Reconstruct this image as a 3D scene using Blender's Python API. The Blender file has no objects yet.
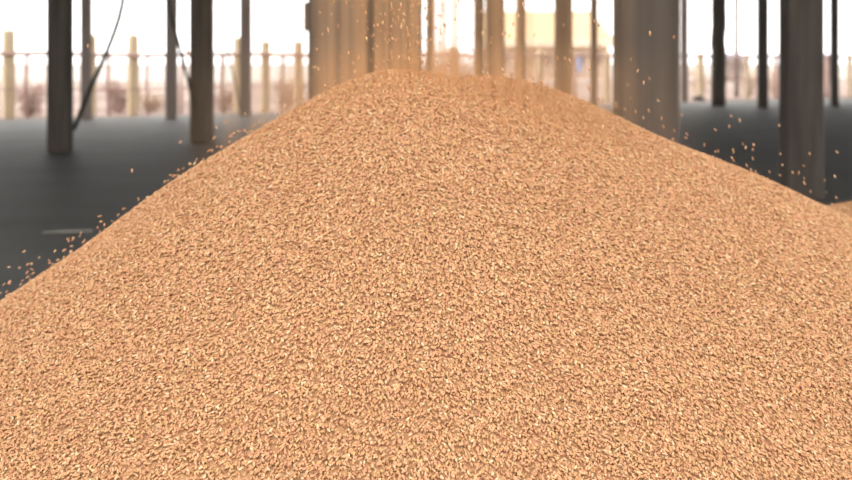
import bpy, bmesh, math, random
import numpy as np
from mathutils import Vector, Matrix, noise as mnoise

C = bpy.context.scene.collection
SC = bpy.context.scene
random.seed(7)
rng = np.random.default_rng(11)

# ------------------------------------------------------------------ camera model
F = 1400.0          # focal length in pixels of the 852 x 480 frame
HC = 1.2            # camera height
HZ = 60.0           # the horizon's row: the lens is level and shifted down

def ray(px, py):
    return Vector(((px - 426.0) / F, 1.0, (HZ - py) / F))

def at(px, py, Y):
    """world point seen at pixel (px, py) at ground distance Y"""
    d = ray(px, py)
    return Vector((0, 0, HC)) + d * (Y / d.y)

def ground(px, py):
    d = ray(px, py)
    return Vector((0, 0, HC)) + d * (-HC / d.z)

# ------------------------------------------------------------------ materials
def new_mat(name):
    m = bpy.data.materials.new(name)
    m.use_nodes = True
    nt = m.node_tree
    return m, nt, nt.nodes['Principled BSDF']

def node(nt, kind, **kw):
    n = nt.nodes.new(kind)
    for k, v in kw.items():
        setattr(n, k, v)
    return n

def ramp(nt, stops):
    r = node(nt, 'ShaderNodeValToRGB')
    e = r.color_ramp.elements
    while len(e) < len(stops):
        e.new(0.5)
    for i, (p, c) in enumerate(stops):
        e[i].position = p
        e[i].color = (*c, 1)
    return r

def noisy(name, c1, c2, scale=(6, 6, 6), rough=0.8, detail=6, bump=0.0, lo=0.35, hi=0.65, spec=0.3):
    m, nt, b = new_mat(name)
    tc = node(nt, 'ShaderNodeTexCoord')
    mp = node(nt, 'ShaderNodeMapping')
    mp.inputs['Scale'].default_value = scale
    nt.links.new(tc.outputs['Object'], mp.inputs['Vector'])
    nz = node(nt, 'ShaderNodeTexNoise')
    nz.inputs['Scale'].default_value = 1.0
    nz.inputs['Detail'].default_value = detail
    nt.links.new(mp.outputs['Vector'], nz.inputs['Vector'])
    r = ramp(nt, [(lo, c1), (hi, c2)])
    nt.links.new(nz.outputs['Fac'], r.inputs['Fac'])
    nt.links.new(r.outputs['Color'], b.inputs['Base Color'])
    b.inputs['Roughness'].default_value = rough
    b.inputs['Specular IOR Level'].default_value = spec
    if bump:
        bp = node(nt, 'ShaderNodeBump')
        bp.inputs['Strength'].default_value = bump
        bp.inputs['Distance'].default_value = 0.02
        nt.links.new(nz.outputs['Fac'], bp.inputs['Height'])
        nt.links.new(bp.outputs['Normal'], b.inputs['Normal'])
    return m

def grain_mat(name, stops, base=False):
    m, nt, b = new_mat(name)
    if base:
        tc = node(nt, 'ShaderNodeTexCoord')
        v = node(nt, 'ShaderNodeTexVoronoi')
        v.inputs['Scale'].default_value = 190
        nt.links.new(tc.outputs['Object'], v.inputs['Vector'])
        sep = node(nt, 'ShaderNodeSeparateColor')
        nt.links.new(v.outputs['Color'], sep.inputs['Color'])
        src = sep.outputs['Red']
        bp = node(nt, 'ShaderNodeBump')
        bp.inputs['Strength'].default_value = 0.6
        bp.inputs['Distance'].default_value = 0.003
        bp.invert = True
        nt.links.new(v.outputs['Distance'], bp.inputs['Height'])
        nt.links.new(bp.outputs['Normal'], b.inputs['Normal'])
    else:
        g = node(nt, 'ShaderNodeNewGeometry')
        src = g.outputs['Random Per Island']
    r = ramp(nt, stops)
    nt.links.new(src, r.inputs['Fac'])
    nt.links.new(r.outputs['Color'], b.inputs['Base Color'])
    b.inputs['Roughness'].default_value = 0.65
    b.inputs['Specular IOR Level'].default_value = 0.2
    return m

GR = [(0.0, (0.36, 0.17, 0.080)), (0.10, (0.47, 0.235, 0.105)), (0.22, (0.55, 0.270, 0.150)),
      (0.40, (0.50, 0.275, 0.125)), (0.55, (0.54, 0.290, 0.140)), (0.70, (0.58, 0.300, 0.170)),
      (0.82, (0.57, 0.345, 0.150)), (0.93, (0.60, 0.365, 0.200)), (1.0, (0.70, 0.52, 0.30))]
GR = [(p, (r * 0.955, g * 0.965, b * 0.98)) for p, (r, g, b) in GR]
M_grain = grain_mat('grain_kernels', GR)
M_grain_base = grain_mat('shaded_grain_bed', [(p, tuple(0.86 * c for c in q)) for p, q in GR], base=True)  # bed colour darkened to stand for the shade in gaps between kernels
M_post = noisy('dark_weathered_timber', (0.075, 0.061, 0.050), (0.14, 0.116, 0.098), (9, 9, 0.7), 0.85, bump=0.4)
M_post_lit = noisy('lit_weathered_timber', (0.30, 0.24, 0.21), (0.42, 0.345, 0.305), (9, 9, 0.7), 0.85, bump=0.3)  # post timber lightened: daylight at the open far edge put into the colour
M_pipe = noisy('brown_pipe', (0.10, 0.07, 0.055), (0.17, 0.12, 0.095), (6, 6, 2), 0.6)
M_cable = noisy('black_rubber', (0.018, 0.02, 0.012), (0.04, 0.042, 0.025), (8, 8, 8), 0.5)
M_box = noisy('olive_steel', (0.07, 0.065, 0.045), (0.11, 0.10, 0.07), (8, 8, 8), 0.6)
M_stick = noisy('dry_stick', (0.16, 0.12, 0.09), (0.26, 0.2, 0.15), (6, 6, 6), 0.8)
M_straw = noisy('pale_straw', (0.45, 0.42, 0.36), (0.6, 0.56, 0.48), (9, 9, 9), 0.7)
M_stone = noisy('dark_stone', (0.10, 0.085, 0.075), (0.2, 0.17, 0.15), (8, 8, 8), 0.9)
M_fpost = noisy('cream_concrete', (0.72, 0.57, 0.38), (0.82, 0.68, 0.47), (5, 5, 2), 0.9, bump=0.3)
M_rail = noisy('rusty_rail', (0.52, 0.34, 0.29), (0.66, 0.46, 0.40), (4, 4, 4), 0.8)
M_wire = noisy('weathered_wire', (0.55, 0.45, 0.42), (0.68, 0.58, 0.55), (4, 4, 4), 0.6)
M_bush = noisy('dry_leaves', (0.42, 0.30, 0.26), (0.62, 0.48, 0.43), (5, 5, 5), 0.9)
M_bush2 = noisy('pale_leaves', (0.55, 0.42, 0.31), (0.72, 0.57, 0.45), (5, 5, 5), 0.9)
M_twig = noisy('bush_stems', (0.34, 0.25, 0.21), (0.46, 0.35, 0.3), (5, 5, 5), 0.9)
M_roof_out = noisy('yellow_roof', (0.60, 0.41, 0.25), (0.68, 0.48, 0.30), (0.6, 3, 3), 0.8)
M_wall_out = noisy('cream_render', (0.50, 0.37, 0.29), (0.60, 0.46, 0.37), (1, 1, 1), 0.9)
M_fascia = noisy('white_fascia', (0.66, 0.56, 0.42), (0.75, 0.65, 0.5), (1, 1, 1), 0.7)
M_dark_open = noisy('dark_door_pane', (0.18, 0.13, 0.12), (0.26, 0.2, 0.18), (2, 2, 2), 0.7)  # dark brown of the doors and window panes
M_blue = noisy('blue_board', (0.20, 0.32, 0.62), (0.26, 0.40, 0.72), (2, 2, 2), 0.6)
M_sheet = noisy('blue_grey_sheet', (0.30, 0.33, 0.40), (0.40, 0.43, 0.50), (1, 1, 1), 0.6)
M_roof = noisy('roof_sheet', (0.10, 0.095, 0.09), (0.16, 0.15, 0.14), (2, 2, 2), 0.7)
def ground_mat():
    """scrubby earth near the shed giving way to a pale open field"""
    m, nt, b = new_mat('dusty_ground')
    tc = node(nt, 'ShaderNodeTexCoord')
    n1 = node(nt, 'ShaderNodeTexNoise'); n1.inputs['Scale'].default_value = 0.35; n1.inputs['Detail'].default_value = 8
    n2 = node(nt, 'ShaderNodeTexNoise'); n2.inputs['Scale'].default_value = 0.06; n2.inputs['Detail'].default_value = 4
    for n in (n1, n2):
        nt.links.new(tc.outputs['Object'], n.inputs['Vector'])
    scrub = ramp(nt, [(0.36, (0.17, 0.115, 0.095)), (0.64, (0.42, 0.32, 0.27))])
    nt.links.new(n1.outputs['Fac'], scrub.inputs['Fac'])
    field = ramp(nt, [(0.35, (0.44, 0.37, 0.32)), (0.65, (0.56, 0.49, 0.44))])
    nt.links.new(n1.outputs['Fac'], field.inputs['Fac'])
    sp = node(nt, 'ShaderNodeSeparateXYZ'); nt.links.new(tc.outputs['Object'], sp.inputs[0])
    ma = node(nt, 'ShaderNodeMath', operation='MULTIPLY_ADD'); ma.inputs[1].default_value = 60
    nt.links.new(n2.outputs['Fac'], ma.inputs[0]); nt.links.new(sp.outputs['Y'], ma.inputs[2])
    mr = node(nt, 'ShaderNodeMapRange'); mr.inputs['From Min'].default_value = 92; mr.inputs['From Max'].default_value = 130
    nt.links.new(ma.outputs[0], mr.inputs['Value'])
    mx = node(nt, 'ShaderNodeMix'); mx.data_type = 'RGBA'
    nt.links.new(mr.outputs['Result'], mx.inputs['Factor'])
    nt.links.new(scrub.outputs['Color'], mx.inputs[6]); nt.links.new(field.outputs['Color'], mx.inputs[7])
    nt.links.new(mx.outputs[2], b.inputs['Base Color'])
    b.inputs['Roughness'].default_value = 0.95
    b.inputs['Specular IOR Level'].default_value = 0.2
    return m
M_ground = ground_mat()

def floor_mat():
    m, nt, b = new_mat('worn_concrete')
    tc = node(nt, 'ShaderNodeTexCoord')
    n1 = node(nt, 'ShaderNodeTexNoise'); n1.inputs['Scale'].default_value = 0.8; n1.inputs['Detail'].default_value = 8
    n2 = node(nt, 'ShaderNodeTexNoise'); n2.inputs['Scale'].default_value = 14; n2.inputs['Detail'].default_value = 5
    for n in (n1, n2):
        nt.links.new(tc.outputs['Object'], n.inputs['Vector'])
    mx = node(nt, 'ShaderNodeMix'); mx.data_type = 'FLOAT'; mx.inputs[0].default_value = 0.4
    nt.links.new(n1.outputs['Fac'], mx.inputs[2]); nt.links.new(n2.outputs['Fac'], mx.inputs[3])
    r = ramp(nt, [(0.35, (0.115, 0.113, 0.105)), (0.65, (0.17, 0.168, 0.155))])
    nt.links.new(mx.outputs[0], r.inputs['Fac'])
    nt.links.new(r.outputs['Color'], b.inputs['Base Color'])
    b.inputs['Roughness'].default_value = 0.6
    b.inputs['Specular IOR Level'].default_value = 0.35
    bp = node(nt, 'ShaderNodeBump'); bp.inputs['Strength'].default_value = 0.3; bp.inputs['Distance'].default_value = 0.02
    nt.links.new(n2.outputs['Fac'], bp.inputs['Height']); nt.links.new(bp.outputs['Normal'], b.inputs['Normal'])
    return m
M_floor = floor_mat()

# ------------------------------------------------------------------ helpers
def obj(name, bm, m, parent=None, smooth=False, loc=None):
    me = bpy.data.meshes.new(name)
    bm.normal_update()
    bm.to_mesh(me); bm.free()
    if smooth:
        me.shade_smooth()
    me.materials.append(m)
    o = bpy.data.objects.new(name, me)
    C.objects.link(o)
    if parent is not None:
        o.parent = parent
    if loc is not None:
        o.location = loc
    return o

def empty(name, loc, rz=0.0):
    o = bpy.data.objects.new(name, None)
    C.objects.link(o)
    o.location = loc
    o.rotation_euler = (0, 0, rz)
    o.empty_display_size = 0.2
    return o

def tag(o, label=None, cat=None, group=None, kind=None):
    if label: o['label'] = label
    if cat: o['category'] = cat
    if group: o['group'] = group
    if kind: o['kind'] = kind
    return o

def box(bm, x0, x1, y0, y1, z0, z1, bevel=0.0):
    r = bmesh.ops.create_cube(bm, size=1.0)
    for v in r['verts']:
        v.co = Vector(((x0 + x1) / 2 + v.co.x * (x1 - x0), (y0 + y1) / 2 + v.co.y * (y1 - y0), (z0 + z1) / 2 + v.co.z * (z1 - z0)))
    if bevel:
        es = list({e for v in r['verts'] for e in v.link_edges})
        bmesh.ops.bevel(bm, geom=es, offset=bevel, segments=2, affect='EDGES', profile=0.5)

def tube(bm, pts, rad, n=10, caps=True):
    """round tube through points; rad a number or one per point"""
    pts = [Vector(p) for p in pts]
    if not hasattr(rad, '__len__'):
        rad = [rad] * len(pts)
    rings = []
    t0 = (pts[1] - pts[0]).normalized()
    u = t0.orthogonal().normalized()
    for i, p in enumerate(pts):
        a, b = pts[max(i - 1, 0)], pts[min(i + 1, len(pts) - 1)]
        t = (b - a).normalized()
        u = (u - t * u.dot(t)).normalized()
        w = t.cross(u)
        rings.append([bm.verts.new(p + (u * math.cos(2 * math.pi * k / n) + w * math.sin(2 * math.pi * k / n)) * rad[i]) for k in range(n)])
    for i in range(len(rings) - 1):
        for k in range(n):
            bm.faces.new((rings[i][k], rings[i][(k + 1) % n], rings[i + 1][(k + 1) % n], rings[i + 1][k]))
    if caps:
        bm.faces.new(rings[0][::-1]); bm.faces.new(rings[-1])

def bez(pts, n=8):
    """Catmull-Rom through pts"""
    P = [Vector(p) for p in pts]
    P = [P[0] * 2 - P[1]] + P + [P[-1] * 2 - P[-2]]
    out = []
    for i in range(1, len(P) - 2):
        for k in range(n):
            t = k / n
            a, b, c, d = P[i - 1], P[i], P[i + 1], P[i + 2]
            out.append(0.5 * ((2 * b) + (c - a) * t + (2 * a - 5 * b + 4 * c - d) * t * t + (3 * b - a - 3 * c + d) * t ** 3))
    out.append(P[-2])
    return out

# ------------------------------------------------------------------ setting
ROOF_Z = 4.6
EDGE_L, EDGE_R = ground(-1500, 160.5), ground(1700, 74.1)     # far edge of the slab
e0, e1 = ground(0, 120), ground(852, 98)
ed = (e1 - e0).normalized()
EA, EB = e0 - ed * 28, e0 + ed * 48
en = Vector((-ed.y, ed.x, 0))

bm = bmesh.new()
pts2 = [(-34, -7), (34, -7), (EB.x, EB.y), (EA.x, EA.y)]
lo = [bm.verts.new((x, y, -0.15)) for x, y in pts2]
hi = [bm.verts.new((x, y, 0)) for x, y in pts2]
bm.faces.new(hi); bm.faces.new(lo[::-1])
for i in range(4):
    bm.faces.new((lo[i], lo[(i + 1) % 4], hi[(i + 1) % 4], hi[i]))
tag(obj('floor', bm, M_floor), kind='structure')

bm = bmesh.new()
n = 60
vs = [[bm.verts.new((-260 + 520 * i / n, -40 + 440 * j / n,
                     -0.06 + 0.0 * i)) for i in range(n + 1)] for j in range(n + 1)]
for j in range(n):
    for i in range(n):
        bm.faces.new((vs[j][i], vs[j][i + 1], vs[j + 1][i + 1], vs[j + 1][i]))
tag(obj('ground', bm, M_ground), kind='structure')

# shed roof, above the frame: corrugated sheet
ROOF_Y0 = 2.0  # front edge, out of view, placed for the sky light reaching the heap
def roof_z(x, y):
    d = (e0 - Vector((x, y, 0))).dot(en)
    return 3.15 + 0.06 * d  # low eave and slope shaped for how daylight fades across the floor
bm = bmesh.new()
N = 240
rows = []
for (ya, yb) in ((ROOF_Y0, None),):
    lo_, hi_ = [], []
    for i in range(N + 1):
        x = -26 + 54 * i / N
        t = (x - e0.x) / ed.x
        yf = e0.y + ed.y * t + 0.4
        z = 0.03 * math.sin(i * 2.1) + 0.03
        lo_.append(bm.verts.new((x, ROOF_Y0, roof_z(x, ROOF_Y0) + z)))
        hi_.append(bm.verts.new((x, yf, roof_z(x, yf) + z)))
    for i in range(N):
        bm.faces.new((lo_[i], lo_[i + 1], hi_[i + 1], hi_[i]))
ro = obj('ceiling', bm, M_roof)
sm = ro.modifiers.new('thick', 'SOLIDIFY'); sm.thickness = 0.04; sm.offset = 1
tag(ro, kind='structure')

# ------------------------------------------------------------------ grain heap
AP = np.array((0.005, 2.42))
def heap_z(x, y):
    x = np.asarray(x, float); y = np.asarray(y, float)
    def cone(cx, cy, top, sl, sr, sf, sb, a):
        dx, dy = x - cx, y - cy
        r = np.sqrt(dx * dx + dy * dy)
        th = np.arctan2(dy, dx)
        wx = np.where(dx < 0, sl, sr); wy = np.where(dy < 0, sf, sb)
        s = np.sqrt((wx * np.cos(th)) ** 2 + (wy * np.sin(th)) ** 2)
        return top - s * (np.sqrt(r * r + a * a) - a)
    z1 = cone(AP[0] - 0.055, AP[1], 1.176, 0.675, 0.60, 0.58, 0.60, 0.10)
    z2 = cone(AP[0] + 0.115, AP[1] + 0.22, 1.164, 0.66, 0.47, 0.58, 0.55, 0.13)
    z3 = cone(1.62, 3.22, 0.922, 0.16, 0.2, 0.4, 0.42, 0.3)
    k = 0.03
    m = np.maximum(np.maximum(z1, z2), z3)
    z = m + k * np.log(np.exp((z1 - m) / k) + np.exp((z2 - m) / k) + np.exp((z3 - m) / k))
    z = z + 0.021 * np.exp(-((x + 0.37) ** 2 + (y - 2.42) ** 2) / 0.17 ** 2) + 0.012 * np.exp(-((x - 0.07) ** 2 + (y - 2.5) ** 2) / 0.12 ** 2)
    z = z + 0.006 * np.sin(7.1 * x + 3 * y) * np.sin(5.3 * y - 2 * x + 1) + 0.003 * np.sin(19 * x + 5 * y + 2) * np.sin(17 * y + 1)
    return z

def proj(x, y, z):
    return 426 + F * x / y, HZ - F * (z - HC) / y, y

# bed of the heap
xs = np.arange(-2.4, 7.4, 0.02); ys = np.arange(0.2, 6.2, 0.02)
X, Y = np.meshgrid(xs, ys)
Z = heap_z(X, Y)
Zc = np.maximum(Z, 0.0) - 0.004
nx, ny = len(xs), len(ys)
vid = np.arange(nx * ny).reshape(ny, nx)
quads = np.stack([vid[:-1, :-1], vid[:-1, 1:], vid[1:, 1:], vid[1:, :-1]], -1).reshape(-1, 4)
zq = Zc.reshape(-1)[quads].max(1)
quads = quads[zq > 0.0]
used = np.unique(quads)
remap = -np.ones(nx * ny, int); remap[used] = np.arange(len(used))
bed_v = np.stack([X, Y, Zc], -1).reshape(-1, 3)[used]
bed_q = remap[quads]

# one kernel: pointed ellipsoid, long axis x (unit length)
def kernel():
    v = [(-0.5, 0, 0)]
    for xx, rr in ((-0.2, 0.46), (0.2, 0.5)):
        for k in range(5):
            a = 2 * math.pi * k / 5
            v.append((xx, math.cos(a) * rr, math.sin(a) * rr))
    v.append((0.5, 0, 0))
    f = []
    for k in range(5):
        k2 = (k + 1) % 5
        f.append((0, 1 + k2, 1 + k)); f.append((11, 6 + k, 6 + k2))
        f.append((1 + k, 1 + k2, 6 + k2)); f.append((1 + k, 6 + k2, 6 + k))
    return np.array(v), np.array(f)
KV, KF = kernel()

def kernels(P, T, Nn, L, W, H):
    """P centres, T long axes, Nn up axes -> verts, tris"""
    B = np.cross(Nn, T)
    B /= np.linalg.norm(B, axis=1, keepdims=True)
    U = np.cross(T, B)
    V = (P[:, None, :] + KV[None, :, 0:1] * (L[:, None] * T)[:, None, :]
         + KV[None, :, 1:2] * (W[:, None] * B)[:, None, :] + KV[None, :, 2:3] * (H[:, None] * U)[:, None, :])
    n = len(P)
    Fc = KF[None] + (np.arange(n) * len(KV))[:, None, None]
    return V.reshape(-1, 3), Fc.reshape(-1, 3)

def big_mesh(name, verts, tris, quads=None, mats=(), quad_mat=0):
    me = bpy.data.meshes.new(name)
    nq = 0 if quads is None else len(quads)
    nt_ = len(tris)
    me.vertices.add(len(verts))
    me.vertices.foreach_set('co', np.ascontiguousarray(verts, np.float32).ravel())
    loops = tris.ravel() if nq == 0 else np.concatenate([quads.ravel(), tris.ravel()])
    starts = np.arange(nt_) * 3 + nq * 4
    if nq:
        starts = np.concatenate([np.arange(nq) * 4, starts])
    me.loops.add(len(loops))
    me.loops.foreach_set('vertex_index', loops.astype(np.int32))
    me.polygons.add(nq + nt_)
    me.polygons.foreach_set('loop_start', starts.astype(np.int32))
    for m in mats:
        me.materials.append(m)
    if nq:
        mi = np.zeros(nq + nt_, np.int32); mi[:nq] = quad_mat
        me.polygons.foreach_set('material_index', mi)
    me.update(calc_edges=True)
    me.shade_smooth()
    o = bpy.data.objects.new(name, me)
    C.objects.link(o)
    return o

def scatter(n_try, x0, x1, y0, y1):
    x = rng.uniform(x0, x1, n_try); y = rng.uniform(y0, y1, n_try)
    z = heap_z(x, y)
    e = 1e-3
    gx = (heap_z(x + e, y) - z) / e; gy = (heap_z(x, y + e) - z) / e
    nrm = np.stack([-gx, -gy, np.ones_like(gx)], 1)
    nl = np.linalg.norm(nrm, axis=1); nrm /= nl[:, None]
    px, py, zc = proj(x, y, z)
    view = np.stack([-x, -y, HC - z], 1); view /= np.linalg.norm(view, axis=1, keepdims=True)
    facing = (nrm * view).sum(1)
    keep = (z > 0.01) & (px > -110) & (px < np.where(rng.random(n_try) < 0.5, 962, 1350)) & (py < 545) & (facing > -0.12)
    return np.stack([x, y, z], 1)[keep], nrm[keep], zc[keep]

DENS = 110000          # kernels per square metre of ground
P, NR, ZC = scatter(int(DENS * 3.7 * 2.9), -1.3, 2.4, 0.95, 3.85)
n = len(P)
tang = rng.normal(size=(n, 3))
tang -= NR * (tang * NR).sum(1, keepdims=True)
tang /= np.linalg.norm(tang, axis=1, keepdims=True)
# kernels that have just slid lie along the fall line
down = np.stack([NR[:, 0], NR[:, 1], np.zeros(n)], 1)
down -= NR * (down * NR).sum(1, keepdims=True)
down /= np.maximum(np.linalg.norm(down, axis=1, keepdims=True), 1e-6)
rx, ry = P[:, 0] - AP[0], P[:, 1] - AP[1]
az = np.degrees(np.arctan2(ry, rx)); rad_ = np.hypot(rx, ry)
def band(v, c, w):
    return np.exp(-((v - c) / w) ** 2)
slid = np.maximum(np.maximum(band(az, -12, 20) * (rad_ > 0.15), band(az, -61, 9) * np.clip((rad_ - 0.55) / 0.2, 0, 1)), 0.45 * band(az, -90, 22))
slid = np.clip(slid * 1.6, 0, 3)[:, None]
tang = tang + down * slid * np.sign((tang * down).sum(1, keepdims=True))
tang /= np.linalg.norm(tang, axis=1, keepdims=True)
tilt = rng.normal(0, 0.27, n) / (1 + slid[:, 0])
T = tang * np.cos(tilt)[:, None] + NR * np.sin(tilt)[:, None]
L = rng.normal(0.0078, 0.0010, n).clip(0.005, 0.011)
W = rng.normal(0.0031, 0.0004, n).clip(0.002, 0.0042)
H = W * rng.uniform(0.7, 0.9, n)
odd = rng.random(n) < 0.012                       # husks and bits of straw
L[odd] *= rng.uniform(1.4, 2.4, odd.sum()); W[odd] *= 0.55; H[odd] *= 0.5
P = P + NR * rng.uniform(-0.0035, 0.0020, n)[:, None]
kv, kf = kernels(P, T, NR, L, W, H)
verts = np.concatenate([bed_v, kv]); tris = kf + len(bed_v)
heap = big_mesh('grain_heap', verts, tris, bed_q, (M_grain, M_grain_base), 1)
tag(heap, 'large mound of golden brown grain filling the foreground of the shed floor', 'grain', kind='stuff')
print('kernels', n)

# falling and bouncing kernels
def fly(n, fx, fy, zlo, zhi, spread):
    x = fx(n); y = fy(n)
    hz = heap_z(x, y)
    z = np.maximum(hz, 0) + 0.012 + rng.random(n) ** spread * (zhi - zlo) + zlo
    return np.stack([x, y, z], 1)
a = fly(500, lambda n: rng.normal(-0.045, 0.045, n), lambda n: rng.normal(2.46, 0.10, n), 0, 0.5, 1.0)
b_ = fly(380, lambda n: rng.normal(0.03, 0.17, n), lambda n: rng.normal(2.38, 0.20, n), 0, 0.5, 1.6)
fallT = rng.normal(size=(len(a) + len(b_), 3)) * np.array((0.16, 0.16, 0.0)) + np.array((0, 0, 1.0))
# bouncing outwards over the two flanks
def flank(n, side):
    u = rng.random(n)
    y = rng.normal(2.45, 0.16, n)
    x = side * (0.12 + u * (0.62 if side < 0 else 0.75))
    z = np.maximum(heap_z(x, y), 0) + 0.008 + rng.exponential(0.012 if side < 0 else 0.026, n)
    return np.stack([x, y, z], 1)
c1, c2 = flank(200, -1), flank(200, 1)
t1 = np.array((-0.75, 0.0, -0.6)) + rng.normal(size=(len(c1), 3)) * 0.35
t2 = np.array((0.35, 0.0, -0.9)) + rng.normal(size=(len(c2), 3)) * 0.30
P2 = np.concatenate([a, b_, c1, c2]); T2 = np.concatenate([fallT, t1, t2])
T2 /= np.linalg.norm(T2, axis=1, keepdims=True)
n = len(P2)
N2 = rng.normal(size=(n, 3)); N2 -= T2 * (N2 * T2).sum(1, keepdims=True); N2 /= np.linalg.norm(N2, axis=1, keepdims=True)
L2 = rng.normal(0.0080, 0.001, n).clip(0.005, 0.011); W2 = rng.normal(0.0030, 0.0004, n).clip(0.002, 0.004)
kv, kf = kernels(P2, T2, N2, L2, W2, W2 * 0.8)
fg = big_mesh('falling_grain', kv, kf, None, (M_grain,))
tag(fg, 'loose shower of grain falling and bouncing above the crest of the mound', 'grain', kind='stuff')

# dust hanging in the falling stream
def dust_mat():
    m = bpy.data.materials.new('grain_dust')
    m.use_nodes = True
    nt = m.node_tree
    nt.nodes.remove(nt.nodes['Principled BSDF'])
    out = nt.nodes['Material Output']
    sc = node(nt, 'ShaderNodeVolumeScatter')
    sc.inputs['Color'].default_value = (0.98, 0.72, 0.46, 1)
    sc.inputs['Anisotropy'].default_value = 0.45
    tc = node(nt, 'ShaderNodeTexCoord')
    # thins out from the middle of the stream, in long vertical wisps
    mp = node(nt, 'ShaderNodeMapping'); mp.inputs['Scale'].default_value = (1 / DRX, 1 / DRY, 0)
    nt.links.new(tc.outputs['Object'], mp.inputs['Vector'])
    ln = node(nt, 'ShaderNodeVectorMath', operation='LENGTH')
    nt.links.new(mp.outputs['Vector'], ln.inputs[0])
    mr = node(nt, 'ShaderNodeMapRange')
    mr.inputs['From Min'].default_value = 0.98; mr.inputs['From Max'].default_value = 0.1
    nt.links.new(ln.outputs['Value'], mr.inputs['Value'])
    pw = node(nt, 'ShaderNodeMath', operation='POWER'); pw.inputs[1].default_value = 2.2
    nt.links.new(mr.outputs['Result'], pw.inputs[0])
    mp2 = node(nt, 'ShaderNodeMapping'); mp2.inputs['Scale'].default_value = (75, 5, 0.8)
    nt.links.new(tc.outputs['Object'], mp2.inputs['Vector'])
    nz = node(nt, 'ShaderNodeTexNoise'); nz.inputs['Scale'].default_value = 1; nz.inputs['Detail'].default_value = 2
    nt.links.new(mp2.outputs['Vector'], nz.inputs['Vector'])
    mr2 = node(nt, 'ShaderNodeMapRange')
    mr2.inputs['From Min'].default_value = 0.36; mr2.inputs['From Max'].default_value = 0.64
    mr2.inputs['To Min'].default_value = 0.0; mr2.inputs['To Max'].default_value = 2.0
    nt.links.new(nz.outputs['Fac'], mr2.inputs['Value'])
    mu = node(nt, 'ShaderNodeMath', operation='MULTIPLY')
    nt.links.new(pw.outputs[0], mu.inputs[0]); nt.links.new(mr2.outputs['Result'], mu.inputs[1])
    # thicker just over the crest, where the grain lands
    sp = node(nt, 'ShaderNodeSeparateXYZ'); nt.links.new(tc.outputs['Object'], sp.inputs[0])
    mz = node(nt, 'ShaderNodeMapRange', interpolation_type='SMOOTHSTEP')
    mz.inputs['From Min'].default_value = 0.39; mz.inputs['From Max'].default_value = 0.29
    mz.inputs['To Min'].default_value = 1.0; mz.inputs['To Max'].default_value = 2.6
    nt.links.new(sp.outputs['Z'], mz.inputs['Value'])
    mv = node(nt, 'ShaderNodeMath', operation='MULTIPLY')
    nt.links.new(mu.outputs[0], mv.inputs[0]); nt.links.new(mz.outputs['Result'], mv.inputs[1])
    mu = mv
    mu2 = node(nt, 'ShaderNodeMath', operation='MULTIPLY'); mu2.inputs[1].default_value = DUST
    nt.links.new(mu.outputs[0], mu2.inputs[0])
    ab = node(nt, 'ShaderNodeVolumeAbsorption')
    ab.inputs['Color'].default_value = sc.inputs['Color'].default_value
    nt.links.new(mu2.outputs[0], ab.inputs['Density'])
    ad = node(nt, 'ShaderNodeAddShader')
    nt.links.new(sc.outputs['Volume'], ad.inputs[0]); nt.links.new(ab.outputs['Volume'], ad.inputs[1])
    nt.links.new(mu2.outputs[0], sc.inputs['Density'])
    nt.links.new(ad.outputs['Shader'], out.inputs['Volume'])
    return m
DUST = 2.9
DRX, DRY = 0.54, 0.42
bm = bmesh.new()
prof = [(0.05, 0.0), (0.96, 0.02), (1.0, 0.3), (1.0, 0.6), (0.9, 0.78), (0.05, 0.82)]
rings = []
for r_, z_ in prof:
    rings.append([bm.verts.new((r_ * DRX * math.cos(2 * math.pi * k / 32), r_ * DRY * math.sin(2 * math.pi * k / 32), z_)) for k in range(32)])
for i in range(len(rings) - 1):
    for k in range(32):
        bm.faces.new((rings[i][k], rings[i][(k + 1) % 32], rings[i + 1][(k + 1) % 32], rings[i + 1][k]))
bm.faces.new(rings[0][::-1]); bm.faces.new(rings[-1])
dust = obj('dust_haze', bm, dust_mat(), loc=(0.01, 2.5, 0.86))
tag(dust, 'tan haze of fine dust hanging in the stream over the mound crest', 'dust', kind='stuff')

# ------------------------------------------------------------------ posts
def post(label, pl, pr, Y=None, base=None, mat=None, name='support_post', rnd=False, crook=0.0, cat='post', rz=0.0, ratio=1.0, group=None):
    if Y is None:
        Y = ground((pl + pr) / 2, base).y
    pl, pr = pl - 0.7, pr + 0.7
    p = at((pl + pr) / 2, 60, Y)
    w = (pr - pl) / F * Y
    if not rnd:      # the inner side of a square post shows too
        side = 1 if pl + pr > 852 else -1
        po, pi_ = (pr - 426, pl - 426) if side > 0 else (426 - pl, 426 - pr)
        w = (po - pi_) / F * Y / (1 + max(pi_, 0) / F)
        p.x = side * (po / F * Y - w / 2)
    g = -0.06 if Y > 44 else 0.0
    ln = (max(roof_z(p.x, p.y + 0.6) - 0.02, 2.9) if Y < 44 else 4.2) - g
    bm = bmesh.new()
    if rnd:
        k = 14
        pts = [(crook * mnoise.noise((p.x, p.y, i * 0.8)), crook * mnoise.noise((p.y, i * 0.8, 3)), ln * i / k) for i in range(k + 1)]
        rad = [w / 2 * (1 + 1.2 * crook * mnoise.noise((i * 1.3, p.x, 7))) for i in range(k + 1)]
        tube(bm, pts, rad, 16)
    else:
        box(bm, -w / 2, w / 2, 0, w * ratio, 0, ln, bevel=w * 0.06)
    o = obj(name, bm, mat or M_post, smooth=rnd, loc=(p.x, p.y, g))
    o.rotation_euler.z = rz
    if name == 'support_post': group = 'support posts holding up the shed roof'
    else: group = 'thin poles standing at the far side of the shed'
    return tag(o, label, cat, group), p, w

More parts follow.
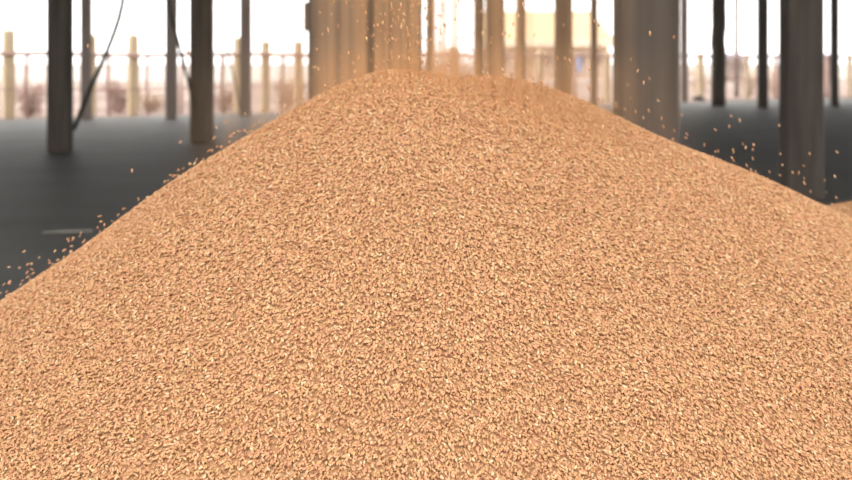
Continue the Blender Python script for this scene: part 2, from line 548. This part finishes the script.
P_A, pA, wA = post('dark square post nearest the left edge of the photo, cable tied to it', 47, 73, base=153)
post('slim grey post just right of the wide left post, behind the slanting cable', 81, 91.5, base=120, mat=M_post_lit)
post('slim grey post behind the drooping cable, left of a dark rough post', 166, 177, base=119, mat=M_post_lit)
P_D, pD, wD = post('dark rough post rising just behind the left slope of the mound', 190, 213.5, base=143)
post('slim tan post with a thin stick leaning beside it', 240.5, 251, base=115.5, mat=M_post_lit)
P_F, pF, wF = post('wide brown post behind the crest with a small dark box on its side', 308.5, 364, Y=8.3)
post('wide dust-veiled post pressed against the post with the dark box', 362.5, 421.5, Y=8.8)
post('thinnest tan post over the crest, just right of the wide veiled pair', 427, 434, Y=33)
post('narrow tan post close to the left of a broader veiled post over the crest', 474.5, 483.5, Y=31)
post('broad tan veiled post above the middle of the crest, between two narrow posts', 486, 504, Y=22)
post('narrow tan post directly left of the yellow-roofed building', 517, 525, Y=33)
post('brown post standing in front of the yellow roof, right of the crest', 555, 572, Y=24)
post('thin brown pole in front of the right end of the yellow roof', 591, 597, Y=35.5, mat=M_pipe, name='pole', rnd=True, cat='pole')
post('widest brown post rising behind the right shoulder of the mound', 613, 679.5, Y=8.4)
post('slim pale grey post touching the right edge of the widest brown post', 680.5, 687.5, base=102, mat=M_post_lit)
post('slightly crooked dark log post between the widest post and a thin pipe', 711.5, 725, base=106, rnd=True, crook=0.05)
post('hair-thin brown pipe between the crooked log post and a straight dark post', 735, 738, Y=47, mat=M_pipe, name='pole', rnd=True, cat='pole')
post('straight dark post left of the large near post at right', 757.5, 768, base=108)
post('large dark near post at right with its foot behind the mound edge', 779, 824, Y=12.0)
post('thin dark post at far right beyond the large near post', 830.5, 838.5, base=106)

# box on the side of the wide post (a part of it)
bm = bmesh.new()
hw = 0.042
z0, z1 = at(306, 31, 8.3).z, at(306, 2, 8.3).z
box(bm, -wF / 2 - 0.026, -wF / 2 + 0.001, 0.02, 0.12, z0, z1, bevel=0.004)
o = obj('junction_box', bm, M_box, P_F); o['label'] = 'dark olive steel box on the left side'

# ------------------------------------------------------------------ cables and stick
def cable(label, pix, Y0, up, rad):
    pts = [at(px, py, Y) for px, py, Y in pix]
    pts += [Vector(u) for u in up]
    c = bez(pts, 10)
    base = c[0].copy()
    bm = bmesh.new()
    tube(bm, [p - base for p in c], rad, 10)
    return tag(obj('hanging_cable', bm, M_cable, smooth=True, loc=base), label, 'cable', 'dark cables hanging from the roof')
YA = pA.y - 0.025
t_ = at(123.5, -12, YA)
cable('black cable bowing right from the leftmost dark post up towards the roof',
      [(73.6, 130, YA), (77, 121, YA), (88, 94, YA), (101, 65, YA), (111.5, 40, YA), (119, 18, YA), (122.7, 0, YA)],
      YA, [(t_.x + 0.0, YA, t_.z + 0.1), (t_.x - 0.05, YA, 3.0), (t_.x - 0.2, YA, roof_z(t_.x - 0.2, YA))], 0.03)
YD = pD.y - 0.03
t_ = at(166, -14, YD)
cable('thick dark cable drooping onto the rough post behind the left slope',
      [(193, 108, YD), (191.5, 96, YD), (187, 76, YD), (181, 52, YD), (175, 30, YD), (170.5, 12, YD), (168.5, 0, YD)],
      YD, [(t_.x, YD, t_.z), (t_.x - 0.1, YD, 2.9), (t_.x - 0.2, YD, roof_z(t_.x - 0.2, YD))], 0.024)
pE = ground(241.5, 117)
bm = bmesh.new()
top = at(224, 36, pE.y)
pts = [Vector((0, 0, 0.012)), (top - pE) * 0.45 + Vector((0.02, 0, 0)), (top - pE) * 0.8, top - pE]
tube(bm, bez(pts, 6), 0.021, 8)
tag(obj('leaning_stick', bm, M_stick, smooth=True, loc=pE), 'thin bare stick leaning left at the foot of the slim tan post', 'stick')

# pale straw on the floor
g0, g1 = ground(43, 233.5), ground(93, 231.5)
bm = bmesh.new()
tube(bm, bez([(0, 0, 0.007), ((g1 - g0) * 0.5 + Vector((0, 0.01, 0.007))), (g1 - g0) + Vector((0, 0, 0.007))], 5), [0.005] * 3 + [0.0065] * 5 + [0.005] * 3, 8)
tag(obj('straw', bm, M_straw, smooth=True, loc=g0), 'pale straw lying on the grey floor left of the mound', 'straw')

# dark lump at the floor edge
g0 = ground(699, 101)
bm = bmesh.new()
bmesh.ops.create_icosphere(bm, subdivisions=3, radius=0.5)
for v in bm.verts:
    v.co *= 1 + 0.35 * mnoise.noise(v.co * 2.2)
    v.co = Vector((v.co.x * 0.36, v.co.y * 0.25, max(v.co.z * 0.2 + 0.06, 0)))
tag(obj('stone', bm, M_stone, smooth=True, loc=g0), 'small dark stone lying at the far floor edge right of the widest post', 'stone')

# ------------------------------------------------------------------ fence
FO = 2.0
def fence_at(px):
    """point on the fence line seen in column px"""
    d = ray(px, 60)
    q = e0 + en * FO
    # solve (d.x, d.y)*s = q + ed*t
    s = (q.x * ed.y - q.y * ed.x) / (d.x * ed.y - d.y * ed.x)
    return Vector((d.x * s, d.y * s, -0.06))
F0 = fence_at(-40)
fang = math.atan2(ed.y, ed.x)
fence = empty('fence', F0, fang)
tag(fence, 'pale mesh fence with thick cream posts and a rusty top rail beyond the shed', 'fence')
def floc(px):
    return (fence_at(px) - F0).dot(ed)
def fz(px, py):
    return at(px, py, fence_at(px).y).z + 0.06
for px, wpx, top in ((8.5, 11, 29), (91, 9, 34), (133, 9.5, 34), (238, 8, 37), (265.5, 7.5, 40.5), (298, 7.5, 41), (343, 8, 42), (396, 8, 44), (452.5, 10, 47), (540, 6, 50), (607, 6, 51), (700, 6, 53), (747, 4.5, 54), (849.5, 5, 54), (905, 5, 54)):
    Yp = fence_at(px).y
    w = wpx / F * Yp
    h = fz(px, top)
    x = floc(px)
    bm = bmesh.new()
    box(bm, x - w / 2, x + w / 2, -w * 0.4, w * 0.4, 0, h - 0.05, bevel=0.02)
    r = bmesh.ops.create_cone(bm, cap_ends=True, segments=4, radius1=w * 0.66, radius2=w * 0.35, depth=0.06)
    bmesh.ops.rotate(bm, verts=r['verts'], cent=(0, 0, 0), matrix=Matrix.Rotation(math.pi / 4, 3, 'Z'))
    bmesh.ops.translate(bm, verts=r['verts'], vec=(x, 0, h - 0.03))
    obj('fence_post', bm, M_fpost, fence)
for px, wpx, top in ((26, 4, 53), (56, 3, 53), (108, 3.5, 54), (147, 2.6, 54), (181, 3, 54), (222, 4.5, 55), (282, 3, 55), (320, 3, 55), (425, 3, 57), (575, 3, 57), (640, 3, 57), (722, 3, 57), (775, 4, 57), (826, 4, 57)):
    Yp = fence_at(px).y
    w = wpx / F * Yp
    x = floc(px)
    bm = bmesh.new()
    tube(bm, [(x + 0.02 * math.sin(px), -0.03, 0), (x - 0.015, -0.03, 0.7), (x + 0.01, -0.03, fz(px, top))], w / 2, 8)
    obj('stake', bm, M_rail, fence, smooth=True)
L0, L1 = floc(-30), floc(915)
HR = fz(150, 54.5)
for zz, rr in ((HR, 0.048), (0.62, 0.014)):
    bm = bmesh.new()
    tube(bm, [(L0 + (L1 - L0) * i / 24, -0.10, zz + 0.02 * math.sin(i * 1.7)) for i in range(25)], rr, 8)
    obj('rail', bm, M_rail, fence, smooth=True)
bm = bmesh.new()
x = L0
while x < L1:
    j = random.uniform(-0.02, 0.02)
    tube(bm, [(x + j, -0.06, 0.02), (x - j, -0.06, HR)], 0.006, 4)
    x += 0.16
zz = 0.1
while zz < HR:
    tube(bm, [(L0, -0.065, zz), (L1, -0.065, zz)], 0.005, 4)
    zz += 0.16
obj('wire_mesh', bm, M_wire, fence)

# ------------------------------------------------------------------ bushes
def bush(label, px, wpx, top, dY, mat, leaves=700, seed=0, dens=1.0):
    r = random.Random(seed)
    b = fence_at(px)
    d = b.normalized()
    Yb = b.y + dY
    base = at(px, 60, Yb); base.z = -0.06
    w = 1.45 * wpx / F * Yb
    h = at(px, top, Yb).z + 0.06
    root = empty('dry_bush', base)
    tag(root, label, 'bush', 'dry bushes along the fence')
    sb = bmesh.new(); fb = bmesh.new()
    tips = []
    for i in range(9):
        a = r.uniform(0, 6.28); rr = r.uniform(0.15, 0.5) * w
        tip = Vector((math.cos(a) * rr, math.sin(a) * rr * 0.8, h * r.uniform(0.6, 0.97)))
        mid = tip * 0.5 + Vector((r.uniform(-0.05, 0.05), 0, h * 0.08))
        c = bez([(r.uniform(-.05, .05) * w, r.uniform(-.05, .05) * w, 0), mid, tip], 4)
        tube(sb, c, [0.022 * (1 - 0.8 * i_ / (len(c) - 1)) for i_ in range(len(c))], 5)
        tips += c[1:]
    for i in range(int(leaves * dens)):
        t = r.choice(tips)
        p = t + Vector((r.gauss(0, 0.13) * w, r.gauss(0, 0.13) * w, r.gauss(0, 0.09) * h))
        if p.z < 0.03: p.z = r.uniform(0.05, 0.2)
        if p.z > h: p.z = h * r.uniform(0.8, 1)
        s = r.uniform(0.03, 0.065)
        ax = Vector((r.gauss(0, 1), r.gauss(0, 1), r.gauss(0, 1))).normalized()
        u = ax.orthogonal().normalized(); v = ax.cross(u)
        q = [fb.verts.new(p + u * s), fb.verts.new(p + v * s * 0.5 + ax * s * 0.12), fb.verts.new(p - u * s), fb.verts.new(p - v * s * 0.5 + ax * s * 0.12)]
        fb.faces.new(q)
    obj('stems', sb, M_twig, root)
    obj('foliage', fb, mat, root)
    return root
bush('dry mauve bush behind the fence between the corner fence post and leftmost dark post', 30, 26, 82, 1.2, M_bush, 700, 1)
bush('dense brown bush behind the fence left of the second cream fence post', 119, 22, 80, 1.0, M_bush, 900, 2)
bush('low pale bush behind the fence between two slim grey posts', 152, 26, 92, 1.6, M_bush2, 500, 3)
bush('dry bush behind the fence right of the dark rough post', 224, 22, 88, 1.2, M_bush, 600, 4)
bush('dry brown bush behind the fence beside the wide brown post', 286, 20, 79, 1.2, M_bush, 600, 5)
bush('pale scrubby bush seen over the mound crest between veiled posts', 460, 34, 51, 5, M_bush2, 900, 6)
bush('pale bush beyond the fence right of the widest brown post', 700, 26, 62, 4, M_bush2, 700, 7)
bush('pale low bush beyond the fence left of the straight dark post', 748, 24, 66, 4, M_bush2, 600, 8)
bush('pale bush beyond the fence between straight dark post and large near post', 774, 20, 64, 5, M_bush2, 500, 9)

# ------------------------------------------------------------------ building beyond the fence
YB = 95.0
def bx(px): return at(px, 60, YB).x
def bz(py): return at(426, py, YB).z
house = empty('building', (bx(560), YB, -0.06))
tag(house, 'long low building with a pale yellow roof beyond the fence, right of centre', 'building')
ox, oz = bx(560), -0.06
def hb(name, m, x0, x1, y0, y1, z0, z1, parent=house):
    bm = bmesh.new(); box(bm, x0 - ox, x1 - ox, y0, y1, z0 - oz, z1 - oz)
    return obj(name, bm, m, parent)
hb('wall', M_wall_out, bx(486), bx(610), 0.8, 7, oz, bz(44))
bm = bmesh.new()
ze, zr = bz(44) - oz, bz(9) - oz
xl, xr_ = bx(480) - ox, bx(619) - ox
v = [bm.verts.new(p) for p in ((xl, 0, ze), (xr_, 0, ze), (xr_, 8, ze), (xl, 8, ze), (xl, 4, zr), (bx(598) - ox, 4, zr))]
for f in ((0, 1, 5, 4), (1, 2, 5), (2, 3, 4, 5), (3, 0, 4), (3, 2, 1, 0)):
    bm.faces.new([v[i] for i in f])
obj('roof', bm, M_roof_out, house)
hb('fascia', M_fascia, bx(480), bx(619), -0.08, 0, bz(46.5), bz(40))
for px in (505, 531, 548, 583, 602):
    w_ = hb('window', M_fascia, bx(px - 4.5), bx(px + 4.5), 0.7, 0.82, bz(66), bz(51))
    hb('pane', M_dark_open, bx(px - 3.6), bx(px + 3.6), 0.66, 0.74, bz(65), bz(52), w_)
hb('door', M_dark_open, bx(556), bx(566), 0.7, 0.82, oz + 0.02, bz(50))
hb('blue_board', M_blue, bx(576), bx(582), 0.5, 0.66, bz(72), bz(57))
# pale sheds far to the right
def shed(label, p0, p1, top, Y, m, rm):
    b = at((p0 + p1) / 2, 60, Y); b.z = -0.06
    r = empty('shed', b); tag(r, label, 'shed', 'pale sheds beyond the fence')
    w = (p1 - p0) / F * Y; h = at(p0, top, Y).z + 0.06
    bm = bmesh.new(); box(bm, -w / 2, w / 2, 0, 4, 0, h * 0.8); obj('wall', bm, m, r)
    bm = bmesh.new()
    q = [bm.verts.new(c) for c in ((-w / 2 - .2, -.3, h * .8), (w / 2 + .2, -.3, h * .8), (w / 2 + .2, 4.3, h * .8), (-w / 2 - .2, 4.3, h * .8), (-w / 2 - .2, 2, h), (w / 2 + .2, 2, h))]
    for f in ((0, 1, 5, 4), (2, 3, 4, 5), (0, 4, 3), (1, 2, 5), (3, 2, 1, 0)):
        bm.faces.new([q[i] for i in f])
    obj('roof', bm, rm, r)
    bm = bmesh.new(); box(bm, -0.5, 0.5, -0.05, 0.02, 0.0, min(2.0, h * 0.7)); obj('door', bm, M_dark_open, r)
shed('pale blue-grey shed beyond the fence behind the hair-thin pipe', 727, 744, 53, 80, M_wall_out, M_sheet)
shed('pale blue-grey shed beyond the fence behind the far right posts', 819, 834, 53, 80, M_wall_out, M_sheet)

# ------------------------------------------------------------------ light, world, camera
w = bpy.data.worlds.new('World'); SC.world = w
w.use_nodes = True
bg = w.node_tree.nodes['Background']
bg.inputs['Color'].default_value = (1.0, 0.985, 0.965, 1)
bg.inputs['Strength'].default_value = 3.2

cam = bpy.data.cameras.new('camera')
co = bpy.data.objects.new('camera', cam); C.objects.link(co)
co.location = (0, 0, HC)
co.rotation_euler = (math.pi / 2, 0, 0)
cam.sensor_width = 36; cam.lens = F / 852 * 36
cam.shift_y = -(240.0 - HZ) / 852
cam.clip_end = 1000
cam.dof.use_dof = True
cam.dof.focus_distance = 1.56
cam.dof.aperture_fstop = 8.5
SC.camera = co
SC.cycles.volume_step_rate = 0.3
SC.cycles.max_bounces = 8
SC.cycles.volume_bounces = 3
SC.view_settings.view_transform = 'Standard'
SC.view_settings.look = 'None'
SC.view_settings.exposure = 0.0
SC.view_settings.gamma = 1.0
SC.view_settings.use_curve_mapping = False
